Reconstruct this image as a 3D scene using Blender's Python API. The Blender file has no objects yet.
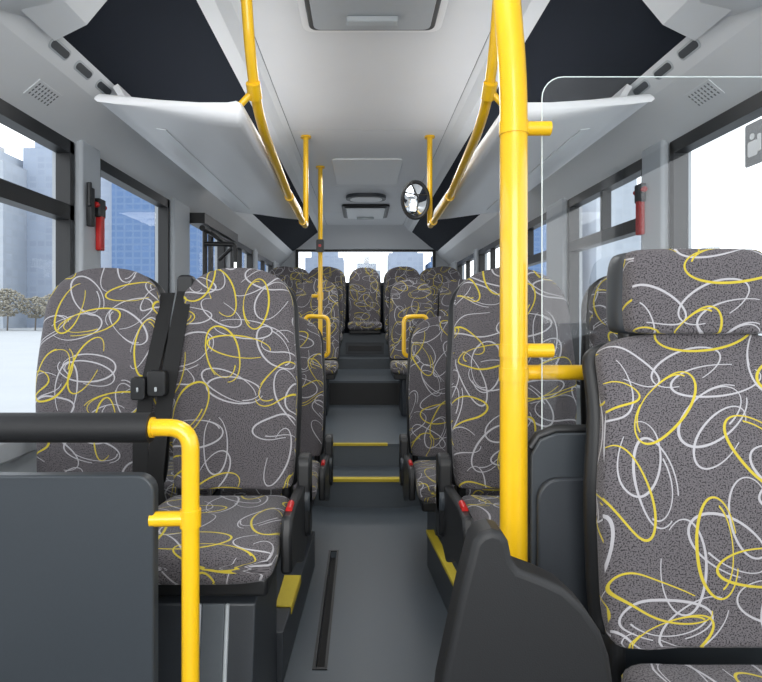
import bpy, math, random
from mathutils import Vector, Matrix
random.seed(4)
R=math.radians
CAMH=1.17; C=0.04            # eye height above aisle floor, bus centre line
XL,XR=-1.17,1.25             # inner side walls
ZC=2.37                      # ceiling height
YF,YB=-1.7,7.85              # front / rear of bus

# ------------------------------------------------------------------ materials
def new_mat(name):
    m=bpy.data.materials.new(name); m.use_nodes=True
    nt=m.node_tree; nt.nodes.clear()
    out=nt.nodes.new('ShaderNodeOutputMaterial')
    b=nt.nodes.new('ShaderNodeBsdfPrincipled')
    nt.links.new(b.outputs[0],out.inputs[0])
    return m,nt,b,out
def lin(c):
    c=c/255.0
    return c/12.92 if c<=0.04045 else ((c+0.055)/1.055)**2.4
def rgb(r,g,b): return (lin(r),lin(g),lin(b),1)
def plain(name,col,rough=0.5,metal=0,noise=0.06,nscale=40,bump=0.0,spec=0.5,coat=0):
    m,nt,b,out=new_mat(name)
    tc=nt.nodes.new('ShaderNodeTexCoord')
    n=nt.nodes.new('ShaderNodeTexNoise'); n.inputs['Scale'].default_value=nscale; n.inputs['Detail'].default_value=4
    nt.links.new(tc.outputs['Object'],n.inputs['Vector'])
    mx=nt.nodes.new('ShaderNodeMix'); mx.data_type='RGBA'
    mx.inputs['A'].default_value=tuple(c*(1-noise) for c in col[:3])+(1,)
    mx.inputs['B'].default_value=tuple(min(1,c*(1+noise)) for c in col[:3])+(1,)
    nt.links.new(n.outputs['Fac'],mx.inputs['Factor'])
    nt.links.new(mx.outputs['Result'],b.inputs['Base Color'])
    b.inputs['Roughness'].default_value=rough; b.inputs['Metallic'].default_value=metal
    b.inputs['Specular IOR Level'].default_value=spec
    b.inputs['Coat Weight'].default_value=coat
    if bump>0:
        bp=nt.nodes.new('ShaderNodeBump'); bp.inputs['Strength'].default_value=bump; bp.inputs['Distance'].default_value=0.002
        nt.links.new(n.outputs['Fac'],bp.inputs['Height']); nt.links.new(bp.outputs[0],b.inputs['Normal'])
    return m
M={}
M['ceil']=plain('ceiling_plastic',rgb(218,220,223),0.45,nscale=6,noise=0.02)
M['panel']=plain('roof_side_plastic',rgb(216,219,222),0.4,nscale=6,noise=0.02)
M['rack']=plain('rack_plastic',rgb(234,235,237),0.4,nscale=8,noise=0.02)
M['navy']=plain('navy_carpet',rgb(33,38,47),0.9,nscale=300,noise=0.3,bump=0.3,spec=0.2)
M['wall']=plain('wall_laminate',rgb(176,182,186),0.5,nscale=60,noise=0.04)
M['pillar']=plain('pillar_plastic',rgb(170,175,180),0.5,nscale=40,noise=0.03)
M['dark']=plain('dark_laminate',rgb(46,50,55),0.42,nscale=200,noise=0.1,bump=0.05)
M['dark2']=plain('partition_laminate',rgb(54,59,64),0.38,nscale=150,noise=0.06)
M['black']=plain('black_plastic',rgb(20,21,23),0.45,nscale=200,noise=0.1)
M['console']=plain('console_plastic',rgb(23,24,26),0.55,nscale=400,noise=0.15,bump=0.2)
M['rubber']=plain('black_rubber',rgb(18,18,20),0.55,nscale=500,noise=0.2,bump=0.3)
M['yellow']=plain('yellow_powder_coat',rgb(238,188,26),0.28,nscale=30,noise=0.03,coat=0.4)
M['ystrip']=plain('yellow_nosing',rgb(190,168,44),0.6,nscale=80,noise=0.08)
M['red']=plain('red_plastic',rgb(180,26,24),0.35,nscale=30)
M['white']=plain('white_plastic',rgb(228,230,232),0.4,nscale=20,noise=0.02)
M['steel']=plain('steel',rgb(170,172,175),0.3,metal=0.9,nscale=60)
M['floor']=plain('vinyl_floor',rgb(70,77,83),0.42,nscale=350,noise=0.16,bump=0.1)
M['riser']=plain('step_riser',rgb(78,84,89),0.5,nscale=100,noise=0.08)
M['slot']=plain('slot_black',rgb(14,14,15),0.8)
M['mirror']=plain('mirror_glass',rgb(225,230,235),0.03,metal=1,noise=0)
M['sticker']=plain('sticker_grey',rgb(100,104,108),0.5)
M['belt']=plain('belt_webbing',rgb(12,12,13),0.8,nscale=600,noise=0.3)
M['lampd']=plain('lamp_diffuser',rgb(235,238,240),0.4,noise=0)

def glass_mat(name,tint,base,k):
    m=bpy.data.materials.new(name); m.use_nodes=True; nt=m.node_tree; nt.nodes.clear()
    out=nt.nodes.new('ShaderNodeOutputMaterial'); t=nt.nodes.new('ShaderNodeBsdfTransparent'); t.inputs[0].default_value=tint
    g=nt.nodes.new('ShaderNodeBsdfGlossy'); g.inputs['Roughness'].default_value=0.02
    mx=nt.nodes.new('ShaderNodeMixShader'); lw=nt.nodes.new('ShaderNodeLayerWeight'); lw.inputs[0].default_value=0.5
    pw=nt.nodes.new('ShaderNodeMath'); pw.operation='POWER'; pw.inputs[1].default_value=4
    ma=nt.nodes.new('ShaderNodeMath'); ma.operation='MULTIPLY_ADD'; ma.inputs[1].default_value=k; ma.inputs[2].default_value=base
    nt.links.new(lw.outputs['Facing'],pw.inputs[0]); nt.links.new(pw.outputs[0],ma.inputs[0])
    nt.links.new(ma.outputs[0],mx.inputs[0]); nt.links.new(t.outputs[0],mx.inputs[1]); nt.links.new(g.outputs[0],mx.inputs[2])
    nt.links.new(mx.outputs[0],out.inputs[0]); return m
M['glass']=glass_mat('window_glass',(0.96,0.975,0.985,1),0.015,0.12)
M['pglass']=glass_mat('partition_glass',(0.93,0.95,0.955,1),0.08,0.3)
M['gedge']=plain('glass_edge',rgb(225,236,236),0.2,noise=0)

def fabric():
    m,nt,b,out=new_mat('ellipse_moquette')
    N=nt.nodes; L=nt.links
    def math_(op,a,b_=None,c_=None):
        n=N.new('ShaderNodeMath'); n.operation=op
        for i,v in enumerate((a,b_,c_)):
            if v is None: continue
            if isinstance(v,(int,float)): n.inputs[i].default_value=v
            else: L.new(v,n.inputs[i])
        return n.outputs[0]
    def vm(op,a,b_=None):
        n=N.new('ShaderNodeVectorMath'); n.operation=op
        for i,v in enumerate((a,b_)):
            if v is None: continue
            if isinstance(v,tuple): n.inputs[i].default_value=v
            else: L.new(v,n.inputs[i])
        return n.outputs['Value'] if op=='LENGTH' else n.outputs['Vector']
    uv=N.new('ShaderNodeUVMap'); uv.uv_map='UVMap'
    oi=N.new('ShaderNodeObjectInfo')
    off=N.new('ShaderNodeCombineXYZ')
    L.new(math_('MULTIPLY',oi.outputs['Random'],17.3),off.inputs[0]); L.new(math_('MULTIPLY',oi.outputs['Random'],41.7),off.inputs[1])
    base=vm('ADD',uv.outputs[0],off.outputs[0])
    nz=N.new('ShaderNodeTexNoise'); nz.inputs['Scale'].default_value=7; nz.inputs['Detail'].default_value=0
    L.new(base,nz.inputs['Vector'])
    wob=vm('MULTIPLY',vm('SUBTRACT',nz.outputs['Color'],(0.5,0.5,0.5)),(0.012,0.012,0))
    base=vm('ADD',base,wob)
    def layer(rot,loc,cell,width,aspect,double,keep=0.9):
        mp=N.new('ShaderNodeMapping'); mp.inputs['Rotation'].default_value=(0,0,R(rot)); mp.inputs['Location'].default_value=(loc[0],loc[1],0)
        mp.inputs['Scale'].default_value=(1/cell,1/cell,1)
        L.new(base,mp.inputs['Vector'])
        fl=vm('FLOOR',mp.outputs[0]); 
        wn=N.new('ShaderNodeTexWhiteNoise'); wn.noise_dimensions='3D'; L.new(vm('ADD',fl,(loc[0]*7.1,loc[1]*3.7,rot)),wn.inputs['Vector'])
        sp=N.new('ShaderNodeSeparateColor'); L.new(wn.outputs['Color'],sp.inputs[0])
        local=vm('SUBTRACT',vm('SUBTRACT',mp.outputs[0],fl),(0.5,0.5,0))
        vr=N.new('ShaderNodeVectorRotate'); vr.rotation_type='Z_AXIS'; L.new(local,vr.inputs['Vector'])
        L.new(math_('MULTIPLY',sp.outputs[0],3.1416),vr.inputs['Angle'])
        sx=1/0.48
        asp=math_('MULTIPLY_ADD',sp.outputs[1],-0.30*aspect,aspect)
        cx=N.new('ShaderNodeCombineXYZ'); cx.inputs[0].default_value=sx; L.new(asp,cx.inputs[1])
        q=vm('MULTIPLY',vr.outputs[0],cx.outputs[0])
        sq=N.new('ShaderNodeSeparateXYZ'); L.new(q,sq.inputs[0])
        ang=math_('ARCTAN2',sq.outputs[1],sq.outputs[0])
        ca=math_('COSINE',math_('ADD',ang,math_('MULTIPLY',sp.outputs[2],6.28)))
        gate=math_('GREATER_THAN',ca,-0.94)
        def ring(qq,rad):
            l=vm('LENGTH',qq)
            g=vm('LENGTH',vm('MULTIPLY',qq,cx.outputs[0]))
            return math_('DIVIDE',math_('MULTIPLY',math_('ABSOLUTE',math_('SUBTRACT',l,rad)),l),g)
        wv=math_('MULTIPLY_ADD',ca,width*0.4/cell,width*0.9/cell)
        r1=math_('MULTIPLY',math_('LESS_THAN',ring(q,0.97),wv),gate)
        if double:
            r2=math_('LESS_THAN',ring(vm('ADD',q,(0.03,0.11,0)),0.84),wv)
            r2=math_('MULTIPLY',r2,math_('LESS_THAN',ca,-0.2))
            r1=math_('MAXIMUM',r1,r2)
        wn2=N.new('ShaderNodeTexWhiteNoise'); wn2.noise_dimensions='3D'; L.new(vm('ADD',fl,(rot,loc[0],loc[1])),wn2.inputs['Vector'])
        return math_('MULTIPLY',r1,math_('LESS_THAN',wn2.outputs['Value'],keep))
    w=layer(12,(0.1,0.3),0.21,0.0020,6.2,False,0.85)
    w=math_('MAXIMUM',w,layer(41,(0.55,0.8),0.20,0.0023,5.2,True,0.8))
    w=math_('MAXIMUM',w,layer(73,(0.25,0.62),0.18,0.0019,4.6,False,0.65))
    y=layer(28,(0.75,0.15),0.225,0.0024,5.6,True,0.8)
    y=math_('MAXIMUM',y,layer(-17,(0.4,0.9),0.23,0.0022,6.6,False,0.6))
    sn=N.new('ShaderNodeTexNoise'); sn.inputs['Scale'].default_value=300; sn.inputs['Detail'].default_value=2; L.new(uv.outputs[0],sn.inputs['Vector'])
    rp=N.new('ShaderNodeValToRGB'); rp.color_ramp.elements[0].position=0.39; rp.color_ramp.elements[1].position=0.51
    rp.color_ramp.elements[0].color=rgb(48,46,49); rp.color_ramp.elements[1].color=rgb(101,97,100)
    L.new(sn.outputs['Fac'],rp.inputs[0])
    m1=N.new('ShaderNodeMix'); m1.data_type='RGBA'; L.new(w,m1.inputs['Factor']); L.new(rp.outputs[0],m1.inputs['A']); m1.inputs['B'].default_value=rgb(174,172,176)
    m2=N.new('ShaderNodeMix'); m2.data_type='RGBA'; L.new(y,m2.inputs['Factor']); L.new(m1.outputs['Result'],m2.inputs['A']); m2.inputs['B'].default_value=rgb(190,172,60)
    L.new(m2.outputs['Result'],b.inputs['Base Color'])
    b.inputs['Roughness'].default_value=0.95; b.inputs['Specular IOR Level'].default_value=0.15
    b.inputs['Sheen Weight'].default_value=0.1
    bp=N.new('ShaderNodeBump'); bp.inputs['Strength'].default_value=0.25; bp.inputs['Distance'].default_value=0.001
    L.new(sn.outputs['Fac'],bp.inputs['Height']); L.new(bp.outputs[0],b.inputs['Normal'])
    return m
M['fabric']=fabric()

# ------------------------------------------------------------------ mesh builder
class MB:
    def __init__(s): s.v=[];s.f=[];s.m=[];s.mats=[]
    def mi(s,k):
        if k not in s.mats: s.mats.append(k)
        return s.mats.index(k)
    def add(s,vs,fs,k):
        o=len(s.v); s.v+= [tuple(v) for v in vs]; i=s.mi(k)
        for f in fs: s.f.append([a+o for a in f]); s.m.append(i)
        return s
    def box(s,x0,x1,y0,y1,z0,z1,k):
        vs=[(x0,y0,z0),(x1,y0,z0),(x1,y1,z0),(x0,y1,z0),(x0,y0,z1),(x1,y0,z1),(x1,y1,z1),(x0,y1,z1)]
        return s.add(vs,[(0,3,2,1),(4,5,6,7),(0,1,5,4),(1,2,6,5),(2,3,7,6),(3,0,4,7)],k)
    def loft(s,rings,k,caps=True):
        n=len(rings[0]); vs=[p for r in rings for p in r]; fs=[]
        for i in range(len(rings)-1):
            for j in range(n):
                fs.append((i*n+j,i*n+(j+1)%n,(i+1)*n+(j+1)%n,(i+1)*n+j))
        if caps:
            fs.append(tuple(reversed(range(n)))); fs.append(tuple(range((len(rings)-1)*n,len(rings)*n)))
        return s.add(vs,fs,k)
    def tube(s,pts,r,k,n=14,fil=0.0,ends=True):
        P=[Vector(p) for p in pts]
        if fil>0 and len(P)>2:
            Q=[P[0]]
            for i in range(1,len(P)-1):
                a=(P[i-1]-P[i]); c=(P[i+1]-P[i]); f=min(fil,a.length*0.48,c.length*0.48)
                p0=P[i]+a.normalized()*f; p2=P[i]+c.normalized()*f
                for t in [0,.15,.3,.45,.6,.75,.9,1]:
                    Q.append(p0*(1-t)**2+P[i]*2*t*(1-t)+p2*t*t)
            Q.append(P[-1]); P=Q
        rings=[]; up=None
        for i,p in enumerate(P):
            if i==0: t=P[1]-P[0]
            elif i==len(P)-1: t=P[-1]-P[-2]
            else: t=(P[i+1]-P[i]).normalized()+(P[i]-P[i-1]).normalized()
            t.normalize()
            if up is None:
                up=Vector((0,0,1)) if abs(t.z)<0.9 else Vector((1,0,0))
            up=(up-t*up.dot(t)).normalized(); sd=t.cross(up)
            rings.append([p+up*r*math.cos(2*math.pi*j/n)+sd*r*math.sin(2*math.pi*j/n) for j in range(n)])
        return s.loft(rings,k,ends)
    def prism(s,poly,axis,a,b,k):
        def mk(p,t):
            return {'x':(t,p[0],p[1]),'y':(p[0],t,p[1]),'z':(p[0],p[1],t)}[axis]
        n=len(poly); vs=[mk(p,a) for p in poly]+[mk(p,b) for p in poly]
        fs=[tuple(range(n)),tuple(reversed(range(n,2*n)))]+[(j,j+n,(j+1)%n+n,(j+1)%n) for j in range(n)]
        return s.add(vs,fs,k)
    def obj(s,name,parent=None,loc=(0,0,0),bevel=0,sub=0,sharp=35,uv=False,segs=2):
        me=bpy.data.meshes.new(name); me.from_pydata(s.v,[],s.f)
        for k in s.mats: me.materials.append(M[k])
        for p,i in zip(me.polygons,s.m): p.material_index=i
        import bmesh
        bm=bmesh.new(); bm.from_mesh(me); bmesh.ops.recalc_face_normals(bm,faces=bm.faces); bm.to_mesh(me); bm.free()
        me.shade_smooth()
        if sharp: me.set_sharp_from_angle(angle=R(sharp))
        if uv:
            ul=me.uv_layers.new(name='UVMap')
            for p in me.polygons:
                n=p.normal
                side=abs(n[0])>0.85
                for li in p.loop_indices:
                    c=me.vertices[me.loops[li].vertex_index].co
                    ul.data[li].uv=(c.y*(1 if n[0]>0 else -1)+.3,c.z+0.1) if side else (c.x,c.z+c.y)
        ob=bpy.data.objects.new(name,me); bpy.context.scene.collection.objects.link(ob); ob.location=loc
        if parent: ob.parent=parent
        if bevel:
            md=ob.modifiers.new('Bevel','BEVEL'); md.width=bevel; md.segments=segs; md.limit_method='ANGLE'; md.angle_limit=R(40)
            md.harden_normals=False
        if sub:
            md=ob.modifiers.new('Subd','SUBSURF'); md.levels=sub; md.render_levels=sub
        return ob
def empty(name,loc=(0,0,0),rotz=0):
    e=bpy.data.objects.new(name,None); bpy.context.scene.collection.objects.link(e); e.location=loc; e.rotation_euler=(0,0,rotz); e.empty_display_size=0.1
    return e
def rrect(x0,x1,z0,z1,r,n=6,corners=(1,1,1,1)):
    out=[]
    for (cx,cz,a0,on,px,pz) in ((x0+r,z0+r,180,corners[0],x0,z0),(x1-r,z0+r,270,corners[1],x1,z0),(x1-r,z1-r,0,corners[2],x1,z1),(x0+r,z1-r,90,corners[3],x0,z1)):
        if not on: out.append((px,pz)); continue
        for i in range(n+1):
            a=R(a0+90*i/n); out.append((cx+r*math.cos(a),cz+r*math.sin(a)))
    return out

# ------------------------------------------------------------------ seat
def interp(tab,t):
    for (a,va),(b,vb) in zip(tab,tab[1:]):
        if t<=b:
            u=(t-a)/(b-a); u=u*u*(3-2*u); return va+(vb-va)*u
    return tab[-1][1]
def back_rings(W,H,th,tilt,grow=0,yoff=0,zoff=0,N=36,round_h=0.15,bol=0.022,topn=0.86):
    rings=[]
    zs=[0,0.015,0.04]+[H*i/14 for i in range(1,12)]+[H-round_h*(1-math.sin(R(a))) for a in (5,20,35,50,64,76,85,89)]
    zs=sorted(set(z for z in zs))
    for z in zs:
        t=z/H
        w=W*interp([(0,0.93),(0.12,0.97),(0.45,1.0),(0.8,0.93),(1,topn)],t)
        tt=th*interp([(0,1.0),(0.5,1.0),(1,0.72)],t)
        if z>H-round_h:
            u=(z-(H-round_h))/round_h
            w*=(1-u**2.7)**(1/2.7)*0.999+0.001 ; tt*=max(0.25,(1-u**6)**(1/2.5))
        if z<0.04: tt*=0.75+0.25*(z/0.04)
        w+=grow
        yc=z*math.tan(R(tilt))+0.02*math.cos(t*math.pi*1.6)+yoff
        ring=[]
        for j in range(N):
            a=2*math.pi*j/N; ca,sa=math.cos(a),math.sin(a)
            n=3.2
            x=w*abs(ca)**(2/n)*(1 if ca>=0 else -1); y=tt/2*abs(sa)**(2/n)*(1 if sa>=0 else -1)
            if sa<0:
                e=min(1,abs(x)/max(W,1e-4)); bb=max(0,(e-0.5)/0.35); bb=min(1,bb); bb=bb*bb*(3-2*bb)
                y-=bol*(bb-0.5)*min(1,w/W)*( -sa)**0.3
            ring.append((x,yc+tt/2+y+0.0,z+zoff))
        rings.append(ring)
    return rings
def cush_rings(W,D,th,N=32,rise=0.035):
    rings=[]
    for i,u in enumerate((0,0.02,0.06,0.12,0.2,0.35,0.5,0.65,0.8,0.92,1.0)):
        y=-D+u*(D+0.02)
        s={0:0.45,0.02:0.72,0.06:0.9,0.12:0.98}.get(u,1.0)
        w=W*(0.97 if u>0.5 else 1.0)*(0.94+0.06*min(1,s))
        cz=-th/2+rise*(1-u)
        if u<0.3: cz-=0.02*(1-u/0.3)
        ring=[]
        for j in range(N):
            a=2*math.pi*j/N; ca,sa=math.cos(a),math.sin(a); n=3.6
            x=w*abs(ca)**(2/n)*(1 if ca>=0 else -1); z=s*th/2*abs(sa)**(2/n)*(1 if sa>=0 else -1)
            if sa>0:
                e=min(1,abs(x)/W); bb=min(1,max(0,(e-0.5)/0.35)); z+=0.014*(bb-0.5)
            ring.append((x,y,cz+z))
        rings.append(ring)
    return rings
def seat(loc,floor_z,W=0.21,H=0.735,tilt=8,D=0.45,side=0,handle=0,headrest=False,plate=0,name='passenger_seat',ped=True):
    e=empty(name,loc)
    fz=floor_z-loc[2]
    b=MB(); b.loft(back_rings(W,H,0.085,tilt,round_h=0.07 if headrest else 0.15,topn=0.97 if headrest else 0.86),'fabric'); b.obj('backrest',e,sub=1,sharp=0,uv='b')
    b=MB(); b.loft(back_rings(W,H,0.07,tilt,grow=0.010,yoff=0.055,zoff=-0.01,bol=0,round_h=0.07 if headrest else 0.15,topn=0.97 if headrest else 0.86),'black'); b.obj('back_shell',e,sub=1,sharp=0)
    b=MB(); b.loft(cush_rings(W,D,0.115),'fabric'); b.obj('seat_cushion',e,sub=1,sharp=0,uv='c')
    b=MB(); b.box(-W*0.9,W*0.9,-D+0.05,0.10,-0.135,-0.085,'black')
    b.box(-W*0.9,-W*0.9+0.03,0.05,0.14,-0.13,0.12,'black'); b.box(W*0.9-0.03,W*0.9,0.05,0.14,-0.13,0.12,'black')
    b.obj('seat_frame',e,bevel=0.01)
    if ped:
        b=MB()
        b.prism([(-D+0.14,fz),(0.02,fz),(0.0,-0.13),(-D+0.09,-0.13)],'x',-0.12,0.12,'dark')
        b.obj('pedestal',e,bevel=0.012)
    if headrest:
        hh=0.185; rings=[]
        y0=H*math.tan(R(tilt))
        for u in (0,0.03,0.1,0.25,0.5,0.75,0.9,0.97,1.0):
            s={0:0.80,0.03:0.9,0.1:0.97,0.9:0.95,0.97:0.85,1.0:0.7}.get(u,1)
            ring=[]
            for j in range(32):
                a=2*math.pi*j/32; ca,sa=math.cos(a),math.sin(a); n=3.8
                w=(0.163-0.012*u)*(0.5+0.5*s); t=0.055*s
                ring.append((w*abs(ca)**(2/n)*(1 if ca>=0 else -1), y0+0.035+t*abs(sa)**(2/n)*(1 if sa>=0 else -1)+u*0.02, H-0.004+u*hh))
            rings.append(ring)
        b=MB(); b.loft(rings,'fabric'); b.obj('headrest',e,sub=1,sharp=0,uv='b')
        b=MB()
        b.loft([[ (p[0]*1.07,p[1]+0.035,p[2]-0.002) for p in r] for r in rings],'dark'); b.obj('headrest_shell',e,sub=1,sharp=0)
        b=MB(); b.tube([(-0.07,y0+0.05,H-0.05),(-0.07,y0+0.05,H+0.05)],0.008,'steel'); b.tube([(0.07,y0+0.05,H-0.05),(0.07,y0+0.05,H+0.05)],0.008,'steel'); b.obj('headrest_posts',e)
        b=MB(); b.box(-0.15,0.15,y0+0.05,y0+0.09,H-0.06,H+0.03,'black'); b.obj('headrest_bracket',e,bevel=0.01)
    if handle:
        s=handle; x=s*(W-0.02); yt=H*math.tan(R(tilt))+0.09
        b=MB(); b.tube([(x-s*0.03,yt,H-0.22),(x+s*0.035,yt,H-0.22),(x+s*0.035,yt,H-0.005),(x-s*0.09,yt,H-0.0),(x-s*0.09,yt,H-0.06)],0.012,'yellow',fil=0.035)
        b.obj('grab_handle',e)
    if plate:
        s=plate; x=s*(W+0.004)
        a,c=(x,x+s*0.03) if s>0 else (x+s*0.03,x)
        b=MB()
        b.prism([(-0.36,0.0),(-0.34,0.045),(-0.25,0.05),(0.0,0.03),(0.09,0.06),(0.13,-0.02),(0.06,-0.17),(-0.05,-0.2),(-0.20,-0.13),(-0.35,-0.10)],'x',a,c,'black')
        b.obj('side_cover',e,bevel=0.008)
        b=MB(); b.tube([(x+s*0.015,-0.30,0.05),(x+s*0.015,-0.25,0.052)],0.009,'red'); b.obj('release_button',e)
        b=MB(); b.tube([(x+s*0.02,0.02,-0.02),(x+s*0.045,0.02,-0.02)],0.05,'dark2',n=20)
        b.prism(rrect(-0.02,0.07,-0.14,0.12,0.03),'x',min(x+s*0.005,x+s*0.045),max(x+s*0.005,x+s*0.045),'black')
        b.obj('armrest_folded',e,bevel=0.006)
    return e

# ------------------------------------------------------------------ shell : floor
b=MB()
sx0,sx1,sy0,sy1=-0.155,-0.125,1.86,2.78
for (x0,x1,y0,y1) in ((XL,sx0,YF,3.40),(sx1,XR,YF,3.40),(sx0,sx1,YF,sy0),(sx0,sx1,sy1,3.40)):
    b.box(x0,x1,y0,y1,-0.06,0,'floor')
b.box(sx0,sx1,sy0,sy1,-0.06,-0.03,'slot')
b.box(XL,XR,3.40,YB,-0.12,-0.06,'floor')
b.obj('floor')
b=MB(); t=0.010
for (x0,x1,y0,y1) in ((sx0-t,sx0,sy0-t,sy1+t),(sx1,sx1+t,sy0-t,sy1+t),(sx0,sx1,sy0-t,sy0),(sx0,sx1,sy1,sy1+t)): b.box(x0,x1,y0,y1,0.0,0.004,'black')
b.obj('floor_track_slot')
b=MB(); g=0.002
st=[(XL+g,3.45),(-0.26,3.45),(-0.19,3.42),(0.24,3.42),(0.31,3.45),(XR-g,3.45),(XR-g,3.72),(XL+g,3.72)]
b.prism(st,'z',-0.06,0.155,'riser')
b.prism(st,'z',0.155,0.17,'floor')
b.prism([(XL+g,3.40),(XR-g,3.40),(XR-g,3.45),(XL+g,3.45)],'z',-0.06,0.0,'floor')
b.box(XL+g,XR-g,3.72,5.35,-0.06,0.30,'riser'); b.box(XL+g,XR-g,3.72,5.35,0.30,0.32,'floor')
b.box(XL+g,XR-g,5.35,6.55,-0.06,0.53,'black'); b.box(XL+g,XR-g,5.35,6.55,0.53,0.55,'floor')
b.box(XL+g,XR-g,6.55,YB-g,-0.06,0.67,'riser')
b.obj('floor_rear_steps')
b=MB()
b.prism([(-0.255,3.447),(-0.187,3.414),(0.237,3.414),(0.305,3.447),(0.305,3.49),(0.237,3.465),(-0.187,3.465),(-0.255,3.49)],'z',0.158,0.175,'ystrip')
b.box(-0.21,0.17,3.712,3.74,0.309,0.324,'ystrip')
b.obj('step_nosing')
b=MB(); b.box(XL+0.05,XR-0.05,6.92,7.4,0.672,0.945,'riser')
b.box(-0.2,0.27,6.905,6.92,0.70,0.84,'dark')
b.box(-0.17,0.24,6.897,6.905,0.74,0.80,'black')
b.obj('rear_bench_base',bevel=0.006)

# seat platforms (wheel-arch podiums)
b=MB()
b.prism([(XL+g,1.78),(-0.25,1.78),(-0.22,2.62),(XL+g,2.62)],'z',0.001,0.165,'dark')
b.prism([(-0.30,1.93),(-0.246,1.93),(-0.238,2.16),(-0.30,2.16)],'z',0.165,0.172,'ystrip')
b.prism([(-0.249,1.93),(-0.2425,1.93),(-0.2345,2.16),(-0.241,2.16)],'z',0.14,0.172,'ystrip')
b.obj('seat_platform',bevel=0.003)
b=MB()
b.prism([(0.40,1.42),(XR-g,1.42),(XR-g,2.62),(0.305,2.62)],'z',0.001,0.165,'dark')
b.prism([(0.394,1.42),(0.432,1.42),(0.337,2.62),(0.299,2.62)],'z',0.155,0.172,'ystrip')
b.obj('seat_platform',bevel=0.003)
# left wheel-arch box under first cushions
b=MB()
b.prism([(1.34,0.0),(1.775,0.0),(1.775,0.455),(1.46,0.455),(1.42,0.44)],'x',XL+g,-0.27,'dark')
for (x0,x1,k,o_) in ((-0.425,-0.405,'wall',0),(-0.405,-0.345,'riser',0.003),(-0.345,-0.335,'wall',0)):
    b.prism([(1.330+o_,0.0),(1.345,0.0),(1.425,0.44),(1.411+o_,0.445)],'x',x0,x1,k)
b.obj('wheel_arch_box',bevel=0.004)

# ------------------------------------------------------------------ side walls
WT,WB=1.87,0.76
def sidewall(name,x,sgn,pillars):
    b=MB(); a,c=(x-0.08,x) if sgn<0 else (x,x+0.08)
    b.box(a,c,YF,YB,-0.06,WB,'wall')
    b.box(a,c,YF,YB,WT,ZC+0.05,'panel')
    for (y0,y1) in pillars: b.box(a,c,y0,y1,WB,WT,'pillar')
    b.obj(name)
    b=MB()
    a,c=(x,x+0.035) if sgn<0 else (x-0.035,x)
    for (y0,y1) in pillars:
        b.box(a,c,y0+0.01,y1-0.02,WB,WT+0.02,'pillar')
    b.obj('trim_pillars_'+('left' if sgn<0 else 'right'),bevel=0.012)
    b=MB(); a,c=(x,x+0.04) if sgn<0 else (x-0.04,x)
    b.box(a,c,YF,YB-0.1,0.70,0.775,'pillar'); b.obj('trim_sill_'+('left' if sgn<0 else 'right'),bevel=0.01)
PL=[(YF,YF+0.1),(-0.25,-0.05),(2.26,2.46),(3.38,3.72),(4.75,4.93),(5.95,6.13),(7.3,YB)]
sidewall('wall_left',XL,-1,PL); sidewall('wall_right',XR,1,PL)
wn=[0]
def window(x,sgn,y0,y1,transom=True,nm=None):
    wn[0]+=1; b=MB(); f=0.030
    a,c=(x-0.05,x+0.008) if sgn<0 else (x-0.008,x+0.05)
    b.box(a,c,y0,y0+f,WB,WT,'black'); b.box(a,c,y1-f,y1,WB,WT,'black')
    b.box(a,c,y0,y1,WB,WB+0.035,'black'); b.box(a,c,y0,y1,WT-0.05,WT,'black')
    if transom: b.box(a,c,y0,y1,1.553,1.613,'black')
    m=x+sgn*0.025
    b.add([(m,y0+f,WB+.035),(m,y1-f,WB+.035),(m,y1-f,WT-.03),(m,y0+f,WT-.03)],[(0,1,2,3)],'glass')
    if transom:
        ym=(y0+y1)/2; b.box(a+0.005,c-0.005,ym-0.012,ym+0.012,1.61,WT-0.03,'black')
    b.obj(nm or 'window_%d'%wn[0])
for (p,q) in zip(PL,PL[1:]):
    y0,y1=p[1],q[0]
    if abs(y0-3.72)<0.01:
        window(XL,-1,y0,y1,False); window(XR,1,y0,y1,True)
    elif abs(y0-2.46)<0.01:
        window(XL,-1,y0,y1,False); window(XR,1,y0,y1,True)
    else:
        window(XL,-1,y0,y1,True); window(XR,1,y0,y1,y0>2)
b=MB()
b.box(XL-0.08,XR+0.08,YB,YB+0.08,-0.06,1.60,'navy')
b.box(XL-0.08,XR+0.08,YB,YB+0.08,2.10,ZC+0.05,'ceil')
b.box(XL-0.08,-0.93,YB,YB+0.08,1.60,2.10,'pillar'); b.box(1.03,XR+0.08,YB,YB+0.08,1.60,2.10,'pillar')
b.obj('wall_rear')
b=MB(); b.prism([(7.40,ZC),(YB,ZC),(YB,2.10),(7.78,2.10)],'x',XL,XR,'ceil'); b.obj('trim_rear_header')
wn[0]+=1
b=MB(); b.box(-0.93,1.03,YB-0.02,YB+0.03,1.60,1.64,'black'); b.box(-0.93,1.03,YB-0.02,YB+0.03,2.07,2.10,'black')
b.box(-0.93,-0.89,YB-0.02,YB+0.03,1.64,2.07,'black'); b.box(0.99,1.03,YB-0.02,YB+0.03,1.64,2.07,'black')
b.add([(-0.89,YB+0.01,1.64),(0.99,YB+0.01,1.64),(0.99,YB+0.01,2.07),(-0.89,YB+0.01,2.07)],[(0,1,2,3)],'glass'); b.obj('window_%d'%wn[0])
b=MB()
b.box(XL-0.08,XR+0.08,YF-0.08,YF,-0.06,0.75,'dark'); b.box(XL-0.08,XR+0.08,YF-0.08,YF,2.15,ZC+0.05,'ceil')
b.box(XL-0.08,XL+0.06,YF-0.08,YF,0.75,2.15,'black'); b.box(XR-0.06,XR+0.08,YF-0.08,YF,0.75,2.15,'black')
b.obj('wall_front')

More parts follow.
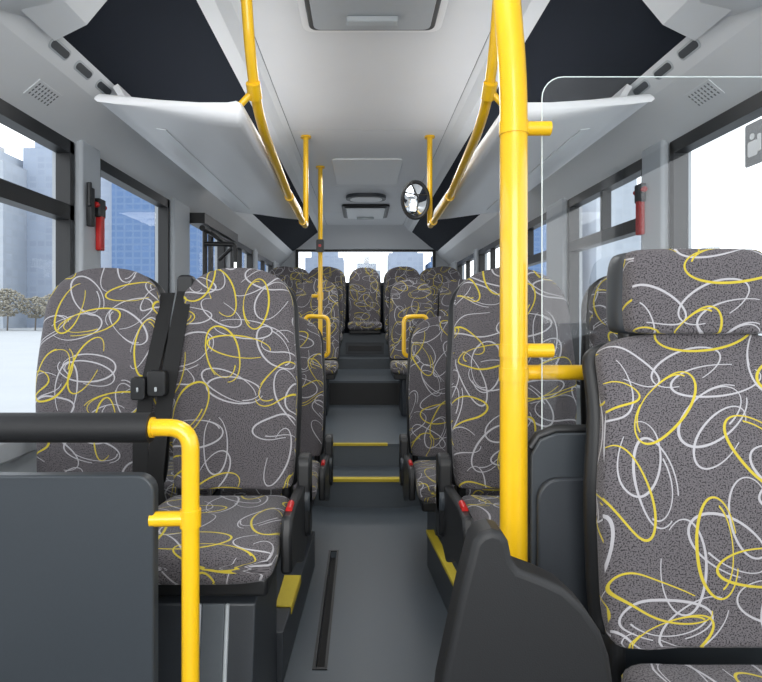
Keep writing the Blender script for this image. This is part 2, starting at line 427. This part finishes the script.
# ------------------------------------------------------------------ ceiling
b=MB()
def strip(pts,y0,y1,k,th=0.03):
    for s in (-1,1):
        for (p,q) in zip(pts,pts[1:]):
            vs=[(C+s*p[0],y0,p[1]),(C+s*q[0],y0,q[1]),(C+s*q[0],y1,q[1]),(C+s*p[0],y1,p[1])]
            vs+= [(v[0],v[1],v[2]+th) for v in vs]
            b.add(vs,[(0,1,2,3),(4,7,6,5),(0,4,5,1),(1,5,6,2),(2,6,7,3),(3,7,4,0)],k)
seams=[YF,0.35,1.75,3.62,5.2,6.5,YB]
for y0,y1 in zip(seams,seams[1:]):
    b.box(C-0.50,C+0.50,y0+0.003,y1-0.003,ZC,ZC+0.03,'ceil')
    b.box(C-0.50,C+0.50,y1-0.003,y1+0.003,ZC+0.006,ZC+0.03,'dark2')
strip([(0.504,ZC),(0.535,ZC-0.012),(0.575,ZC-0.055),(0.63,ZC-0.075)],YF,YB,'panel')
strip([(0.50,ZC+0.004),(0.504,ZC+0.004)],YF,YB,'dark2')
strip([(0.63,2.295),(1.00,2.065)],1.75,YB-0.1,'navy')
strip([(0.63,2.295),(0.80,2.20),(0.90,2.08),(1.00,2.03)],YF,1.75,'panel')
D0,D1,D2=(1.00,2.065),(1.055,1.995),(1.21,1.865)
strip([D0,D1,D2],YF,YB,'panel')
b.obj('ceiling')
for s in (-1,1):
    b=MB()
    prof=[(0.64,2.30),(0.66,2.20),(0.78,2.13),(0.93,2.03),(1.02,1.99),(1.06,2.0),(1.06,2.30)]
    rings=[]
    for (y,k) in ((-1.2,1),(1.2,1),(1.5,0.97),(1.62,0.85),(1.69,0.6),(1.72,0.35)):
        rings.append([(C+s*(0.9+(p[0]-0.9)*(0.8+0.2*k)),y,2.30+(p[1]-2.30)*k) for p in prof])
    b.loft(rings,'panel'); b.obj('roof_duct_housing',bevel=0.01,sharp=40)
for s in (-1,1):
    b=MB()
    p0=Vector((C+s*D0[0],0,D0[1])); p1=Vector((C+s*D1[0],0,D1[1])); u=(p1-p0).normalized(); n=Vector((-s*abs(u.z),0,-abs(u.x)))
    mid=p0*0.6+p1*0.4
    y=1.82
    while y<3.3:
        pl=rrect(-0.05,0.05,-0.013,0.013,0.0125,5)
        ring=[mid+u*pz+Vector((0,y+px,0))+n*0.003 for px,pz in pl]
        ring2=[mid+u*pz*1.5+Vector((0,y+px*1.14,0))+n*0.001 for px,pz in pl]
        b.add(ring,[tuple(range(len(ring)))],'dark2'); 
        k=len(ring)
        b.add(ring+ring2,[(j,(j+1)%k,(j+1)%k+k,j+k) for j in range(k)],'wall')
        y+=0.155
    b.obj('duct_air_vents')
    b=MB()
    pts0=Vector((C+s*D1[0],0,D1[1])); pts1=Vector((C+s*D2[0],0,D2[1])); u=(pts1-pts0).normalized(); n=Vector((-s*abs(u.z),0,-abs(u.x)))
    m0=pts0*0.5+pts1*0.5
    def q_(a,c_,o): return m0+u*c_+Vector((0,1.92+a,0))+n*o
    def slab(a0,a1,c0,c1,o,k):
        f=[q_(a0,c0,o),q_(a1,c0,o),q_(a1,c1,o),q_(a0,c1,o)]; g_=[q_(a0,c0,0),q_(a1,c0,0),q_(a1,c1,0),q_(a0,c1,0)]
        b.add(f+g_,[(0,1,2,3),(0,1,5,4),(1,2,6,5),(2,3,7,6),(3,0,4,7)],k)
    slab(-0.07,0.07,-0.036,0.036,0.002,'panel')
    for i in range(7):
        for j in range(4):
            a=-0.054+i*0.018; c_=-0.022+j*0.0145
            slab(a-0.0024,a+0.0024,c_-0.0045,c_+0.0045,0.003,'riser')
    b.obj('speaker_grille')

# luggage racks
for s in (-1,1):
    prof=[(0.445,1.79),(0.430,1.80),(0.425,1.83),(0.43,1.86),(0.445,1.87),(0.47,1.862),(0.56,1.862),(0.70,1.875),(0.84,1.892),(0.895,1.898),(0.905,1.888),(0.895,1.868),(0.82,1.848),(0.70,1.830),(0.55,1.803)]
    b=MB(); rings=[]
    for (y,k,sh) in ((1.80,0.45,0.03),(1.81,0.75,0.02),(1.825,0.93,0.008),(1.86,1,0),(2.4,1,0),(3.0,1,0),(3.6,1,0),(3.68,0.8,0.01),(3.70,0.5,0.02)):
        rings.append([(C+s*(0.68+(p[0]-0.68)*(0.97+0.03*k)), y, 1.852+(p[1]-1.852)*k) for p in prof])
    b.loft(rings,'rack')
    b.prism([(C+s*0.74,1.8365),(C+s*0.775,1.8425),(C+s*0.775,1.8385),(C+s*0.74,1.8325)],'y',2.0,3.5,'lampd')
    b.prism([(C+s*0.872,1.88),(C+s*0.895,1.885),(C+s*0.998,2.05),(C+s*0.978,2.062)],'y',2.15,3.6,'rack')
    b.obj('luggage_rack',sharp=50)

# roof hatches
def hatch(name,x0,x1,y0,y1,kf='panel',kg='lampd'):
    b=MB(); z=ZC
    poly=rrect(x0,x1,y0,y1,0.05)
    b.prism(poly,'z',z-0.022,z,kf)
    poly=rrect(x0+0.03,x1-0.03,y0+0.045,y1-0.035,0.035)
    b.prism(poly,'z',z-0.032,z-0.022,'dark2')
    poly=rrect(x0+0.05,x1-0.05,y0+0.065,y1-0.055,0.03)
    b.prism(poly,'z',z-0.040,z-0.028,kg)
    b.box((x0+x1)/2-0.10,(x0+x1)/2+0.10,y1-0.17,y1-0.13,z-0.062,z-0.04,'wall')
    b.obj(name,bevel=0.006)
hatch('roof_hatch',C-0.285,C+0.285,1.62,2.33,'rack','pillar')
hatch('roof_hatch',C-0.26,C+0.26,6.0,6.75,'black','lampd')
b=MB()
b.prism(rrect(C-0.27,C+0.27,4.25,5.05,0.04),'z',ZC-0.015,ZC,'white'); b.obj('ceiling_light_panel',bevel=0.005)
b=MB(); b.prism(rrect(C-0.2,C+0.2,5.45,5.75,0.14),'z',ZC-0.035,ZC,'dark2'); b.prism(rrect(C-0.16,C+0.16,5.49,5.71,0.10),'z',ZC-0.042,ZC-0.03,'white'); b.obj('ceiling_air_outlet',bevel=0.004)

# ------------------------------------------------------------------ yellow rails & poles
for s,xf,xo in ((-1,-0.36,-0.375),(1,0.425,0.452)):
    b=MB()
    pts=[(xf,1.66,ZC),(xf,1.80,2.02),(xf,1.90,1.90),(xf,2.05,1.845),(xo,2.9,1.785),(xo,3.62,1.765),(xo,3.73,1.765),(xo,3.74,ZC)]
    b.tube(pts,0.018,'yellow',fil=0.09)
    for (x,y,z) in ((xf,1.87,1.925),(xo,2.90,1.785),(xo,3.55,1.767)):
        b.tube([(x,y,z),(x+s*0.06,y+0.0,1.84 if y>2 else 1.86)],0.011,'yellow')
        b.tube([(x,y-0.02,z+(0.015 if y<2 else 0)),(x,y+0.02,z-(0.02 if y<2 else 0))],0.024,'yellow')
    b.tube([(xf,1.66,ZC-0.012),(xf,1.66,ZC)],0.04,'yellow'); b.tube([(xo,3.74,ZC-0.012),(xo,3.74,ZC)],0.035,'yellow')
    b.obj('ceiling_grab_rail')
b=MB(); px,py=-0.335,4.5
b.tube([(px,py,0.322),(px,py,ZC)],0.018,'yellow',n=20); b.tube([(px,py,0.322),(px,py,0.334)],0.036,'yellow',n=20); b.tube([(px,py,ZC-0.012),(px,py,ZC)],0.036,'yellow',n=20)
b.tube([(-0.335,4.5,1.30),(-0.335,4.5,1.36)],0.025,'yellow'); b.tube([(-0.335,4.5,1.33),(-0.40,4.47,1.33)],0.014,'yellow')
b.prism(rrect(-0.365,-0.305,1.68,1.78,0.012),'y',4.455,4.50,'black'); b.prism(rrect(-0.345,-0.325,1.72,1.74,0.005),'y',4.45,4.456,'red')
b.obj('grab_pole')

# ------------------------------------------------------------------ passenger seats
Z1=0.60
seat((-0.875,1.80,Z1),0.165,ped=False)
seat((-0.425,1.80,Z1),0.165,plate=1,ped=False)
seat((0.505,1.80,Z1),0.167,plate=-1)
seat((0.97,1.80,Z1),0.167)
for x,h,p in ((-0.875,0,0),(-0.41,1,1),(0.455,-1,-1),(0.92,0,0)):
    seat((x,2.88,0.435),0.0,handle=h,plate=p)
for x in (-0.87,-0.415,0.455,0.91):
    seat((x,5.05,0.775),0.321)
for x in (-0.87,-0.415,0.46,0.915):
    seat((x,6.15,0.99),0.551,D=0.42)
for x in (-0.88,-0.42,0.035,0.49,0.95):
    seat((x,7.22,1.085),0.95,D=0.42,H=0.72,ped=False)
seat((0.725,1.09,0.50),0.0,W=0.238,H=0.635,tilt=8,D=0.50,headrest=True,name='crew_seat')

e=empty('seat_belt')
def ribbon(pts,w,k,nm,par):
    b=MB(); t=0.002
    vs=[]
    for (x,y,z) in pts: vs+=[(x-w/2,y-t,z),(x+w/2,y-t,z),(x+w/2,y+t,z),(x-w/2,y+t,z)]
    b.loft([vs[i*4:i*4+4] for i in range(len(pts))],k); return b.obj(nm,par,sharp=60)
ribbon([(-0.60,1.92,1.29),(-0.605,1.85,1.15),(-0.615,1.79,0.98),(-0.63,1.745,0.82),(-0.64,1.73,0.68),(-0.64,1.75,0.56)],0.052,'belt','shoulder_strap',e)
ribbon([(-0.665,1.92,1.25),(-0.665,1.85,1.12),(-0.68,1.78,0.95),(-0.692,1.75,0.80),(-0.685,1.73,0.62)],0.048,'belt','lap_strap',e)
b=MB(); b.prism(rrect(-0.668,-0.61,0.92,1.0,0.012),'y',1.735,1.77,'black'); b.prism(rrect(-0.715,-0.67,0.91,0.98,0.01),'y',1.725,1.76,'black')
b.box(-0.643,-0.635,1.73,1.737,0.935,0.95,'wall'); b.box(-0.695,-0.689,1.72,1.727,0.935,0.95,'wall'); b.obj('buckles',e,bevel=0.003)
b=MB(); b.prism(rrect(-0.63,-0.575,1.22,1.31,0.02),'y',1.90,1.95,'black'); b.obj('belt_guide',e,bevel=0.006)

# ------------------------------------------------------------------ front-left barrier
e=empty('front_barrier',(0,0,0))
b=MB(); b.tube([(XL+0.001,1.13,0.945),(-0.425,1.13,0.945)],0.030,'rubber',n=22); b.obj('padded_rail',e)
b=MB(); b.tube([(-0.44,1.13,0.945),(-0.346,1.13,0.945),(-0.346,1.13,0.0)],0.0175,'yellow',fil=0.085,n=18)
b.tube([(-0.44,1.13,0.945),(-0.42,1.13,0.945)],0.021,'yellow')
b.tube([(-0.346,1.13,0.745),(-0.346,1.13,0.78)],0.021,'yellow',n=18); b.tube([(-0.425,1.125,0.762),(-0.346,1.13,0.762)],0.015,'yellow')
b.tube([(-0.346,1.13,0.0),(-0.346,1.13,0.012)],0.04,'yellow'); b.obj('grab_post',e)
b=MB(); b.prism(rrect(XL+0.045,-0.415,0.03,0.852,0.035,corners=(0,0,1,0)),'y',1.115,1.145,'dark2'); b.obj('modesty_panel',e,bevel=0.004)

# ------------------------------------------------------------------ right partition
PX=0.352
e=empty('glass_partition')
b=MB(); b.tube([(PX,1.30,0.0),(PX,1.30,1.72),(PX-0.02,1.30,1.95),(PX-0.045,1.30,ZC)],0.0315,'yellow',n=28,fil=0.1)
b.tube([(PX,1.30,1.59),(PX,1.30,1.62)],0.0335,'yellow',n=24); b.tube([(PX,1.30,1.605),(PX+0.085,1.30,1.605)],0.0165,'yellow')
b.tube([(PX,1.30,1.075),(PX,1.30,1.105)],0.0335,'yellow',n=24); b.tube([(PX,1.30,1.09),(PX+0.09,1.30,1.09)],0.0165,'yellow')
b.tube([(PX,1.34,1.035),(XR-0.04,1.34,1.035)],0.018,'yellow'); b.tube([(PX,1.30,1.02),(PX,1.30,1.05)],0.0335,'yellow',n=24)
b.tube([(PX,1.30,1.035),(PX+0.01,1.34,1.035)],0.02,'yellow')
b.tube([(PX,1.30,0.0),(PX,1.30,0.015)],0.06,'yellow'); b.obj('partition_post',e)
b=MB(); pl=rrect(0.42,XR-0.015,0.905,1.728,0.05,corners=(0,0,0,1))
b.add([(p[0],1.307,p[1]) for p in pl],[tuple(range(len(pl)))],'pglass'); b.obj('glass_pane',e)
b=MB()
edge=[(XR-0.015,1.307,1.728)]+[(p[0],1.307,p[1]) for p in pl[3:]]+[(0.42,1.307,0.905)]
b.tube(edge,0.0013,'gedge',n=6); b.obj('glass_edge',e)
b=MB(); b.prism([(0.385,0.02),(XR-0.045,0.02),(XR-0.045,0.90),(0.45,0.90),(0.41,0.885),(0.39,0.85)],'y',1.29,1.325,'dark2'); 
b.tube([(0.39,1.307,0.86),(0.41,1.307,0.89),(0.45,1.307,0.905),(XR-0.045,1.307,0.905)],0.012,'black')
b.obj('lower_panel',e,bevel=0.004)
b=MB(); b.prism(rrect(0.40,0.60,0.45,0.80,0.05,corners=(0,0,0,1)),'y',1.272,1.29,'dark'); b.prism(rrect(0.405,0.60,0.445,0.46,0.005),'y',1.262,1.275,'pillar'); b.obj('pocket_panel',e,bevel=0.006)

b=MB()
k=[(0.120,0.0),(0.120,0.42),(0.132,0.53),(0.168,0.70),(0.190,0.785),(0.202,0.800),(0.222,0.806),(0.240,0.800),(0.250,0.785),(0.256,0.755),(0.268,0.738),(0.31,0.722),(0.345,0.705),(0.38,0.672),(0.408,0.630),(0.422,0.59),(0.428,0.55),(0.432,0.45),(0.432,0.0)]
b.prism(k,'y',0.95,1.02,'console'); b.obj('side_console',bevel=0.012,segs=4)

# ------------------------------------------------------------------ small fittings
def hammer(x,s,y,z,kh):
    b=MB()
    a,c=sorted((x-s*0.036,x-s*0.060))
    b.box(a,c,y-0.03,y+0.03,z+0.04,z+0.12,'black')
    b.box(a,c,y-0.02,y+0.02,z-0.10,z+0.05,kh)
    b.tube([((a+c)/2,y-0.045,z+0.09),((a+c)/2,y+0.045,z+0.09)],0.012,kh)
    b.obj('emergency_hammer',bevel=0.005)
hammer(XL,-1,2.40,1.55,'red'); hammer(XR,1,2.42,1.62,'red')
b=MB(); b.box(XL+0.037,XL+0.06,2.30,2.33,1.54,1.70,'black'); b.tube([(XL+0.05,2.30,1.62),(XL+0.05,2.30,1.72)],0.01,'black'); b.obj('blind_cord_holder',bevel=0.004)
b=MB()
b.tube([(XL+0.10,3.75,1.76),(XL+0.10,4.73,1.76)],0.02,'black'); b.tube([(XL+0.10,3.9,1.76),(XL+0.18,3.9,1.70),(XL+0.18,4.3,1.70),(XL+0.07,4.3,1.60)],0.014,'black',fil=0.04)
b.box(XL+0.015,XL+0.12,3.74,4.74,1.79,1.86,'black'); b.box(XL+0.015,XL+0.04,4.2,4.26,0.78,1.79,'black')
b.tube([(XL+0.09,3.85,0.45),(XL+0.09,3.85,1.78)],0.017,'black'); b.tube([(XL+0.09,4.65,0.45),(XL+0.09,4.65,1.78)],0.017,'black')
b.tube([(XL+0.10,3.80,1.66),(XL+0.30,3.84,1.66),(XL+0.30,3.84,1.54)],0.016,'black',fil=0.03)
b.obj('door_mechanism')
e=empty('interior_mirror',(0.345,3.62,1.92),0)
b=MB()
N=32
ring=[(0.085*math.cos(2*math.pi*i/N),0,0.12*math.sin(2*math.pi*i/N)) for i in range(N)]
b.tube(ring+[ring[0]],0.010,'black',n=8,ends=False)
b.obj('rim',e)
b=MB(); rings=[]
for (k_,y) in ((1.0,0.0),(0.8,-0.008),(0.55,-0.014),(0.3,-0.018),(0.05,-0.020)):
    rings.append([(p[0]*k_,y,p[2]*k_) for p in ring])
b.loft(rings,'mirror'); b.obj('mirror_disc',e,sharp=0)
b=MB(); b.loft([[(p[0]*k_,y,p[2]*k_) for p in ring] for k_,y in ((1,0.004),(0.9,0.03),(0.4,0.045))],'black')
b.tube([(0.0,0.03,0.02),(0.11,0.12,0.02)],0.009,'black'); b.obj('housing',e,sharp=0)
b=MB(); b.tube([(-0.03,-0.022,0.11),(0.02,-0.024,0),(0.0,-0.022,-0.112)],0.004,'black',n=6); b.tube([(-0.075,-0.012,0.05),(0.0,-0.026,0.03),(0.08,-0.010,0.03)],0.004,'black',n=6); b.obj('straps',e)
b=MB(); x=XR+0.024
b.prism(rrect(1.78,1.86,1.66,1.80,0.008),'x',x-0.002,x,'sticker')
b.prism(rrect(1.80,1.845,1.69,1.74,0.008),'x',x-0.004,x-0.002,'white'); b.prism(rrect(1.815,1.835,1.745,1.765,0.009),'x',x-0.004,x-0.002,'white'); b.prism(rrect(1.785,1.80,1.70,1.755,0.004),'x',x-0.004,x-0.002,'white')
b.obj('window_sticker')

# ------------------------------------------------------------------ exterior
M['ground']=plain('pavement',rgb(164,167,170),0.8,nscale=0.6,noise=0.08)
M['trunk']=plain('bark',rgb(120,114,108),0.9); M['leaf']=plain('foliage',rgb(146,142,130),0.9,nscale=2,noise=0.3)  # bark and foliage lightened to imitate distance haze
def facade(name,c1,c2,sc):
    m,nt,b,out=new_mat(name)
    tc=nt.nodes.new('ShaderNodeTexCoord')
    br=nt.nodes.new('ShaderNodeTexBrick'); br.offset=0; br.inputs['Scale'].default_value=1
    br.inputs['Brick Width'].default_value=sc; br.inputs['Row Height'].default_value=sc*0.8; br.inputs['Mortar Size'].default_value=0.12
    br.inputs['Color1'].default_value=c1; br.inputs['Color2'].default_value=tuple(min(1,c*1.12) for c in c1[:3])+(1,); br.inputs['Mortar'].default_value=c2
    sx=nt.nodes.new('ShaderNodeSeparateXYZ'); cx=nt.nodes.new('ShaderNodeCombineXYZ'); ad=nt.nodes.new('ShaderNodeMath')
    nt.links.new(tc.outputs['Object'],sx.inputs[0]); nt.links.new(sx.outputs[0],ad.inputs[0]); nt.links.new(sx.outputs[1],ad.inputs[1])
    nt.links.new(ad.outputs[0],cx.inputs[0]); nt.links.new(sx.outputs[2],cx.inputs[1]); nt.links.new(cx.outputs[0],br.inputs['Vector'])
    nt.links.new(br.outputs['Color'],b.inputs['Base Color']); b.inputs['Roughness'].default_value=0.8; b.inputs['Specular IOR Level'].default_value=0.2
    return m
M['fac1']=facade('facade_blue',rgb(148,158,174),rgb(155,165,180),1.1)  # paled toward white, haze of the distance put into the colour
M['fac2']=facade('facade_pale',rgb(166,173,182),rgb(172,178,186),1.3)  # pale low-contrast tones, haze painted in
M['fac3']=facade('facade_deep',rgb(90,114,150),rgb(104,126,158),1.0)
b=MB(); b.box(-250,250,-120,320,-0.5,-0.4,'ground'); b.obj('ground')
def tower(x,y,w,d,h,k):
    b=MB(); b.box(x-w/2,x+w/2,y-d/2,y+d/2,-0.4,h,k); b.box(x-w*0.35,x+w*0.35,y-d*0.35,y+d*0.35,h,h+1.6,k); b.box(x-w*0.1,x+w*0.1,y-d*0.1,y+d*0.1,h+1.6,h+3.2,'steel'); b.obj('office_tower')
for t in ((-50,76,9,10,21,'fac2'),(-43,80,6,8,24,'fac1'),(-33,72,6,8,18,'fac1'),(-27,70,5,8,21,'fac3'),(-22,72,4,8,17,'fac3'),(-60,86,12,10,17,'fac2'),(-78,90,12,10,24,'fac2'),
          (-18.5,110,9,8,20,'fac3'),(-8,122,8,8,13.5,'fac1'),(1,124,6,8,11,'fac2'),(9,118,7,8,14,'fac1'),(17,116,7,8,12,'fac3'),(30,92,8,8,19,'fac3'),(40,90,8,8,21,'fac2'),(56,90,10,8,9,'fac2')):
    tower(*t)
def tree(x,y,h):
    e=MB(); e.tube([(x,y,-0.4),(x+0.1,y,h*0.5),(x,y,h*0.8)],0.08,'trunk',n=8)
    for i in range(9):
        a=i*2.4; rr=h*random.uniform(0.2,0.42); z0=h*random.uniform(0.3,0.5); e.tube([(x,y,z0),(x+math.cos(a)*rr*0.6,y+math.sin(a)*rr*0.6,z0+h*0.22),(x+math.cos(a)*rr,y+math.sin(a)*rr,z0+h*random.uniform(0.35,0.5))],0.03,'trunk',n=5)
    for i in range(520):
        a=random.random()*6.28; t_=random.random(); r=random.random()**0.5*h*0.5*math.sin(math.pi*min(0.97,max(0.06,t_)))**0.6; z=h*(0.28+t_*0.68); s=random.uniform(0.015,0.04)*h
        cx,cy=x+r*math.cos(a),y+r*math.sin(a)
        rings=[[(cx+s*math.sin(R(p))*math.cos(q*1.257),cy+s*math.sin(R(p))*math.sin(q*1.257),z+s*0.7*math.cos(R(p))) for q in range(5)] for p in (10,60,120,170)]
        e.loft(rings,'leaf')
    e.obj('street_tree',sharp=0)
for t in ((-38,60,4.2),(-35.6,61,3.4),(-41,62,3.8),(-44,64,4.6),(-33.2,60,3.6)): tree(*t)

# ------------------------------------------------------------------ light
w=bpy.data.worlds.new('sky'); bpy.context.scene.world=w; w.use_nodes=True; nt=w.node_tree; nt.nodes.clear()
out=nt.nodes.new('ShaderNodeOutputWorld'); bg=nt.nodes.new('ShaderNodeBackground'); nt.links.new(bg.outputs[0],out.inputs[0])
tc=nt.nodes.new('ShaderNodeTexCoord'); sp=nt.nodes.new('ShaderNodeSeparateXYZ'); rp=nt.nodes.new('ShaderNodeValToRGB')
nt.links.new(tc.outputs['Generated'],sp.inputs[0]); nt.links.new(sp.outputs[2],rp.inputs[0])
rp.color_ramp.elements[0].position=0.0; rp.color_ramp.elements[0].color=(0.97,0.985,1.0,1)
rp.color_ramp.elements[1].position=0.9; rp.color_ramp.elements[1].color=(0.88,0.94,1.0,1)
nt.links.new(rp.outputs[0],bg.inputs[0]); bg.inputs[1].default_value=2.45
def area(name,loc,sx,sy,power,rot=(0,0,0),col=(1,1,1)):
    l=bpy.data.lights.new(name,'AREA'); l.shape='RECTANGLE'; l.size=sx; l.size_y=sy; l.energy=power; l.color=col
    o=bpy.data.objects.new(name,l); bpy.context.scene.collection.objects.link(o); o.location=loc; o.rotation_euler=rot; return o
for i,y in enumerate((-0.6,1.0,3.0,4.7,6.6)):
    area('interior_fill',(C,y,ZC-0.06),0.5,0.9,9.5)  # added downward fill to brighten the interior, no fixture there
for s in (-1,1):
    area('ceiling_fill',(C+s*0.52,2.75,1.90),0.08,1.6,2.0,rot=(0,R(180),0))  # added unseen upward fill above the racks, brightens the ceiling
area('windscreen_daylight',(C,YF-0.05,1.45),2.2,1.35,60,rot=(R(90),0,0),col=(1,0.995,0.98))

cam=bpy.data.cameras.new('camera'); co=bpy.data.objects.new('camera',cam); bpy.context.scene.collection.objects.link(co)
co.location=(0,0,CAMH); co.rotation_euler=(R(90),0,0); cam.sensor_width=36; cam.lens=36*560/762
cam.shift_x=19/762; cam.shift_y=-25/762; cam.clip_start=0.02; cam.clip_end=1000
bpy.context.scene.camera=co
bpy.context.scene.view_settings.view_transform='Standard'
